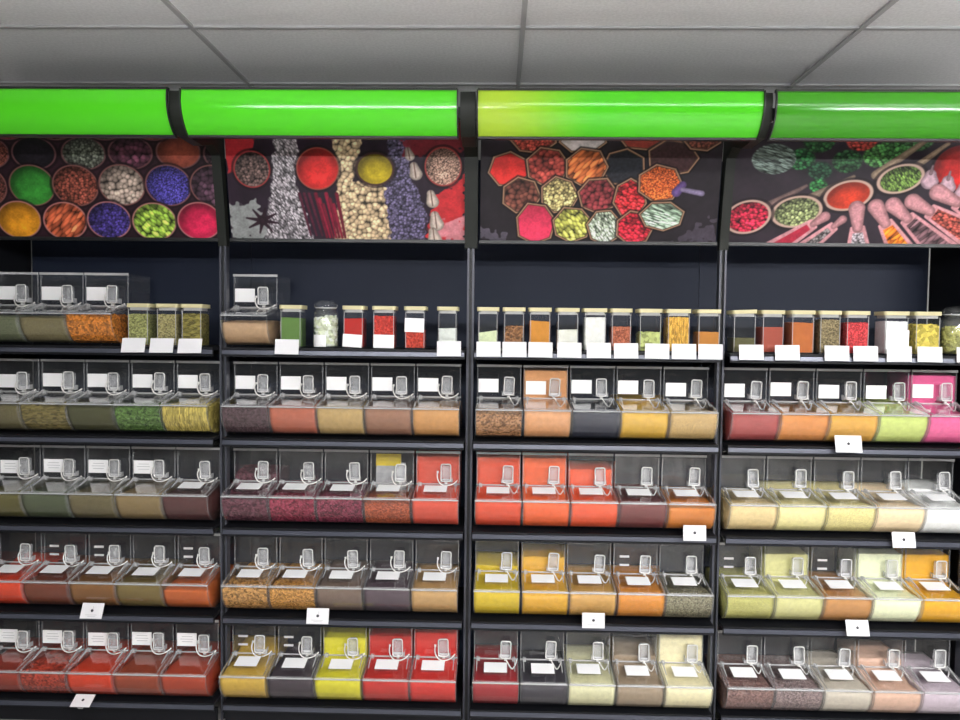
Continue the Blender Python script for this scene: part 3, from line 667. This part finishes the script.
# ------------------------------------------------------------------ jars on the top shelf
ZT = TOP[0] + .0005
def jar(x, w, desc, col, kind, lvl, bay, label=None, tilt=0, cs=None):
    w -= .008; y = YF + .035; h = .156; d = .088
    r = empty('storage_jar', (x, y, ZT), 'clear square jar of %s, %s' % (desc, BAY[bay]), 'jar', 'square jars with pale lids on the top shelf')
    b = MB(); hw = w/2; t = .0025
    b.rprism(-hw, hw, 0, d, 0, .004, .012)
    # walls as a hollow shell
    q = []; rr_ = .012
    for cx_,cy_,a in ((hw-rr_,d-rr_,0),(-hw+rr_,d-rr_,90),(-hw+rr_,rr_,180),(hw-rr_,rr_,270)):
        q += [(cx_,cy_,math.cos(math.radians(a+30*k)),math.sin(math.radians(a+30*k))) for k in range(4)]
    n = len(q)
    P = [(cx_+ux*R0, cy_+uy*R0, z) for R0,z in ((rr_,.004),(rr_,h),(rr_-t,h),(rr_-t,.004)) for cx_,cy_,ux,uy in q]
    b.poly(P, [(L*n+i, L*n+(i+1)%n, ((L+1)%4)*n+(i+1)%n, ((L+1)%4)*n+i) for L in range(4) for i in range(n)], 0, False)
    for sx in (-1, 1): b.box(sx*(hw-.006)-.0012, sx*(hw-.006)+.0012, .0015, .003, .006, h-.004, 1)
    b.build('jar_body', [M['jar'], M['edge']], r)
    MB().rprism(-hw-.0025, hw+.0025, -.003, d+.003, .003, .018, .012).build('lid', M['lidwood'], r, (0,0,h), (0,tilt,0), bevel=.0015)
    MB().rprism(-hw+.006, hw-.006, .006, d-.006, -.009, .0035, .010).build('lid_seal', M['scoop_rim'], r, (0,0,h))
    if label:
        z0, z1, dx, rot = label
        lo = MB().box(-hw+.002, hw-.006, -.0015, -.0005, -(z1-z0)/2, (z1-z0)/2).build('label', M['label'], r, (dx, 0, (z0+z1)/2), (0, rot, 0))
    top = .006 + (h-.018)*lvl; rr = random.Random(int(x*1000)); amp = {'powder':.002,'fine':.002,'seed':.003,'flake':.005,'leaf':.005,'stick':.004,'chunk':.006}[kind]
    f = MB(); i0 = -hw+.0045; i1 = hw-.0045; m = 8; lean = rr.uniform(-.006,.006) if kind == 'powder' else 0
    tp = [(i0+(i1-i0)*i/m, .005+(d-.010)*j/m, top+rr.uniform(-amp,amp)+lean*(i/m-.5)*2) for j in range(m+1) for i in range(m+1)]
    bt = [(px_,py_,.006) for px_,py_,_ in tp]; K = (m+1)**2
    F = [(j*(m+1)+i, j*(m+1)+i+1, (j+1)*(m+1)+i+1, (j+1)*(m+1)+i) for j in range(m) for i in range(m)]
    F += [(K+a, K+d_, K+c_, K+b_) for a,b_,c_,d_ in F]
    ed = [i for i in range(m)] + [i*(m+1)+m for i in range(m)] + [m*(m+1)+m-i for i in range(m)] + [(m-i)*(m+1) for i in range(m)]
    F += [(ed[i], K+ed[i], K+ed[(i+1)%len(ed)], ed[(i+1)%len(ed)]) for i in range(len(ed))]
    f.poly(tp+bt, F, 0, False)
    tag(f.build('jar_filling', spice(col, kind), None, (x, y, ZT)), '%s inside a square jar, top shelf, %s' % (desc, BAY[bay]), 'spice', 'fillings of the top shelf jars', 'stuff')
jar(-1.361,.098,'pale green seeds',(158,160,96),'seed',.9,0)
jar(-1.243,.095,'greenish beige seeds',(160,150,98),'seed',.9,0)
jar(-1.140,.096,'olive green pods',(136,126,58),'leaf',.92,0)
jar(-.733,.098,'green powder',(104,140,68),'powder',.84,1)
jar(-.477,.094,'smooth red powder',(198,44,36),'powder',.84,1,(.006,.058,-.001,.06))
jar(-.353,.100,'crushed red chilli',(206,58,46),'seed',.92,1,(.004,.058,.003,.02))
jar(-.226,.094,'red seeds below a white label',(200,64,44),'seed',.52,1,(.070,.126,0,.03))
jar(-.094,.089,'white powder',(226,230,222),'powder',.58,1)
jar(.070,.093,'pale green powder',(222,232,188),'powder',.50,2)
jar(.175,.095,'mixed brown seeds',(150,104,66),'flake',.66,2)
jar(.280,.097,'amber coloured powder',(222,150,56),'powder',.82,2)
jar(.392,.097,'off white powder',(240,240,226),'powder',.58,2)
jar(.502,.099,'white flour filled to the brim',(244,242,234),'powder',.95,2)
jar(.607,.092,'reddish brown seeds',(186,104,74),'seed',.68,2)
jar(.723,.100,'light green pods',(196,206,128),'chunk',.52,2)
jar(.836,.102,'amber pasta sticks',(234,176,74),'stick',.97,2)
jar(.957,.100,'orange brown powder',(210,140,62),'powder',.56,2)
jar(1.099,.102,'a little grey green herb',(104,100,66),'fine',.40,3,tilt=-.04)
jar(1.212,.098,'red brown granules',(180,88,70),'fine',.72,3)
jar(1.330,.102,'burnt orange powder',(200,114,58),'powder',.86,3)
jar(1.438,.095,'olive and grey peppercorns',(144,128,92),'seed',.95,3)
jar(1.547,.102,'bright red berries',(220,66,70),'seed',.88,3)
jar(1.700,.106,'white powder behind a large paper',(240,240,242),'powder',.93,3,(.022,.10,.004,.02))
jar(1.823,.110,'yellow pods',(216,196,86),'chunk',.84,3)
def clip_jar(x, desc, col, kind, lvl, bay, label):
    y = YF + .085; r = empty('clip_jar', (x, y, ZT), 'round glass clip top jar of %s, top shelf, %s' % (desc, BAY[bay]), 'jar')
    MB().lathe([(.046,0),(.050,.004),(.051,.012),(.051,.135),(.047,.148),(.040,.156),(.040,.164),(.0375,.164),(.0375,.155),(.044,.146),(.0485,.134),(.0485,.012),(.046,.006)],0,0,28).build('jar_body', M['glass'], r)
    MB().lathe([(.043,.166),(.045,.170),(.045,.178),(.040,.188),(.030,.195),(.010,.198)],0,0,28).build('lid', M['glass'], r)
    w = MB(); w.tube([(.0425*math.cos(2*PI*k/20), .0425*math.sin(2*PI*k/20), .161) for k in range(20)], .0014, 5, closed=True)
    w.tube([(.006,-.0425,.161),(.008,-.050,.150),(.008,-.054,.140),(.0,-.055,.136),(-.008,-.054,.140),(-.008,-.050,.150),(-.006,-.0425,.161)], .0013, 5)
    w.tube([(-.043,-.004,.161),(-.047,0,.172),(-.046,0,.182)], .0013, 5); w.tube([(.043,-.004,.161),(.047,0,.172),(.046,0,.182)], .0013, 5)
    w.build('wire_clip', M['wire'], r)
    MB().lathe([(.043,.1645),(.043,.1665)],0,0,24).build('seal', M['label'], r)
    if label:
        b = MB(); a0, a1, z0, z1 = label; pts = [(math.sin(a0+(a1-a0)*k/8)*.0522, -math.cos(a0+(a1-a0)*k/8)*.0522) for k in range(9)]
        P = [(px_,py_,z) for z in (z0,z1) for px_,py_ in pts] + [(px_*.985,py_*.985,z) for z in (z0,z1) for px_,py_ in pts]
        b.poly(P, [(i,i+1,9+i+1,9+i) for i in range(8)] + [(18+i+1,18+i,27+i,27+i+1) for i in range(8)] + [(9+i,9+i+1,27+i+1,27+i) for i in range(8)] + [(i+1,i,18+i,18+i+1) for i in range(8)])
        b.build('label', M['label'], r)
    # contents: separate lumps piled inside the glass
    f = MB(); rr = random.Random(5+bay); R0 = .046; top = .135*lvl
    f.lathe([(.030,.007),(.040,.009),(.042,.02),(.042,top-.012),(.034,top-.006),(.01,top-.004)],0,0,18)
    n = 260 if kind == 'chunk' else 260
    for i in range(n):
        a = rr.uniform(0,2*PI); z = rr.uniform(.013, top); ra = R0-.0035 if z < top-.006 else rr.uniform(0,.04)
        s = rr.uniform(.0055,.0082); M3 = Matrix.Rotation(rr.uniform(0,6),3,'X') @ Matrix.Rotation(rr.uniform(0,6),3,'Z')
        c = Vector((ra*math.cos(a), ra*math.sin(a), z))
        vs = [c + M3 @ Vector((dx*s*1.25, dy*s, dz*s*.8)) for dx,dy,dz in ((1,0,0),(-1,0,0),(0,1,0),(0,-1,0),(0,0,1),(0,0,-1))]
        f.poly(vs, [(0,2,4),(2,1,4),(1,3,4),(3,0,4),(2,0,5),(1,2,5),(3,1,5),(0,3,5)])
    tag(f.build('jar_filling', spice(col, kind), None, (x, y, ZT)), '%s inside the round clip top jar, top shelf, %s' % (desc, BAY[bay]), 'spice', None, 'stuff')
clip_jar(-.600, 'pale cream cubes', (236,242,206), 'chunk', .98, 1, (-.95,.25,.006,.055))
clip_jar(1.958, 'olive yellow pods', (190,186,106), 'chunk', .86, 3, (.15,.95,.004,.05))

# ------------------------------------------------------------------ price cards on the top shelf rail
CARDS = [(-1.358,0,'pale green seed jar',.28),(-1.243,0,'greenish beige seed jar',.28),(-1.128,0,'olive pod jar',.28),(-.736,1,'green powder jar',.12),(-.084,1,'white powder jar',.05),
         (.074,2,'pale green powder jar',.05),(.177,2,'mixed brown seed jar',.05),(.280,2,'amber powder jar',.05),(.395,2,'off white powder jar',.05),(.512,2,'brim full flour jar',.05),(.620,2,'reddish brown seed jar',.05),
         (.742,2,'light green pod jar',.05),(.848,2,'amber stick jar',.05),(.952,2,'orange brown powder jar',.05),(1.113,3,'nearly empty herb jar',.1),(1.254,3,'red brown granule jar',.1),(1.447,3,'peppercorn jar',.1),
         (1.559,3,'bright red berry jar',.1),(1.690,3,'white jar with the large paper',.02),(1.808,3,'yellow pod jar',.1),(1.960,3,'round clip jar',.1)]
for x, bay, d, tilt in CARDS:
    r = empty('price_card', (x, YF-.004-.034*tilt, 1.547), 'white price card on the top rail under the %s' % d, 'price card', 'white price cards along the top rail', rot=(-tilt, random.uniform(-.015,.015), 0))
    MB().box(-.048, .048, -.0016, -.0004, 0, .060).build('card', M['card'], r)
    MB().box(-.012, .012, -.0002, .0022, .002, .028).build('clip', M['edge'], r)
# small number cards hanging on lower rails
TAGS = [(-1.534,.488,0,'below the fourth shelf',-.10,.45),(-.605,.486,1,'below the fourth shelf',-.05,.25),(.507,.493,2,'below the fourth shelf',0,.05),(.902,.854,2,'below the third shelf',0,.1),
        (1.497,1.216,3,'below the second shelf',.08,.25),(1.724,.841,3,'below the third shelf',.05,.2),(1.556,.483,3,'below the fourth shelf',.08,.3)]
for x, z, bay, wh, ry, tilt in TAGS:
    w = .052 if z > 1 else .045; h = .033 if z < 1 else .036
    rail = min(STRIP, key=lambda s_: abs(s_-z))
    r = empty('shelf_tag', (x, YF-.026, z-.028), 'small white tag with a dark mark on the %s rail, %s' % (SHELF[STRIP.index(rail)], BAY[bay]), 'shelf tag', 'white tags hung on the shelf rails', rot=(-tilt, 0, 0))
    cd = MB().box(-w, w, -.0016, -.0004, 0, h*1.85).build('card', M['card'], r)
    k = MB()
    k.poly([(.0058*math.cos(2*PI*i/12), -.0018, h*.95+.0058*math.sin(2*PI*i/12)) for i in range(12)], [tuple(range(12))])
    k.tube([(.001,-.0020,h*.95+.004),(.004,-.0020,h*.95+.012),(.002,-.0020,h*.95+.017)], .0008, 5, 1)
    k.box(-w*.55, w*.5, -.0019, -.0015, h*.42, h*.46, 1); k.box(-w*.35, w*.4, -.0019, -.0015, h*.26, h*.30, 1)
    k.build('printed_mark', [M['ink'], M['greyink']], cd)
    MB().box(-.010, .010, .0, .024, .012, .030).build('clip', M['edge'], r)
r = empty('shelf_tag', (-1.555, YF-.075, .118), 'white tag with a dark mark lying tipped back on the base rail, leftmost bay', 'shelf tag', 'white tags hung on the shelf rails', rot=(-1.05, 0, 0))
cd = MB().box(-.040, .040, -.0016, -.0004, 0, .055).build('card', M['card'], r)
k = MB(); k.poly([(.0058*math.cos(2*PI*i/12), -.0018, .030+.0058*math.sin(2*PI*i/12)) for i in range(12)], [tuple(range(12))]); k.build('printed_mark', M['ink'], cd)
MB().box(-.010, .010, .0, .012, .0, .008).build('clip', M['edge'], r)

# a folded packet kept in the hopper above the crushed chilli
b = MB(); hw = .062
b.prism([(0,.0),(.034,.0),(.036,.03),(.030,.07),(.020,.100),(.014,.112),(.008,.112),(-.002,.07),(-.004,.03)], -hw, hw, 0)
o = b.build('spice_packet', pbr('packet_clear', (.36,.36,.37), .25, noise=.5, nscale=30), None, (X0[1]+.1935*3+.085, YF-.012+HY+.020, TOP[2]+.134))
tag(o, 'grey packet with a yellow folded top kept in the crushed chilli bin', 'packet')
b = MB(); b.prism([(.003,.100),(.019,.100),(.022,.118),(.016,.148),(.009,.150),(.002,.124)], -hw-.001, hw-.02, 0)
b.build('yellow_band', pbr('packet_yellow', lin((206,180,26)), .35, noise=.25, nscale=40), o)
# ------------------------------------------------------------------ camera, world, view
cam = bpy.data.cameras.new('camera'); co = bpy.data.objects.new('camera', cam); C.objects.link(co)
yaw, pit, rol = .0236, .0406, .0113
f = Vector((-math.sin(yaw)*math.cos(pit), math.cos(yaw)*math.cos(pit), -math.sin(pit))); r0 = Vector((math.cos(yaw), math.sin(yaw), 0)); u0 = r0.cross(f)
rr_ = r0*math.cos(rol) + u0*math.sin(rol); uu = u0*math.cos(rol) - r0*math.sin(rol)
mt = Matrix((rr_, uu, -f)).transposed().to_4x4(); mt.translation = Vector((.108, 0, 1.65)); co.matrix_world = mt
cam.lens = 27.0; cam.sensor_width = 36.0; cam.clip_start = .05; cam.clip_end = 50
SC.camera = co
w = bpy.data.worlds.new('world'); SC.world = w; w.use_nodes = True
w.node_tree.nodes['Background'].inputs[0].default_value = (.9,.95,1,1); w.node_tree.nodes['Background'].inputs[1].default_value = .05
SC.cycles.transparent_max_bounces = 32; SC.cycles.max_bounces = 8; SC.cycles.caustics_reflective = False; SC.cycles.caustics_refractive = False
SC.cycles.sample_clamp_indirect = 6
vs = SC.view_settings; SC.display_settings.display_device = 'sRGB'; vs.view_transform = 'Standard'; vs.look = 'None'; vs.gamma = 1; vs.use_curve_mapping = False; vs.exposure = 0.42
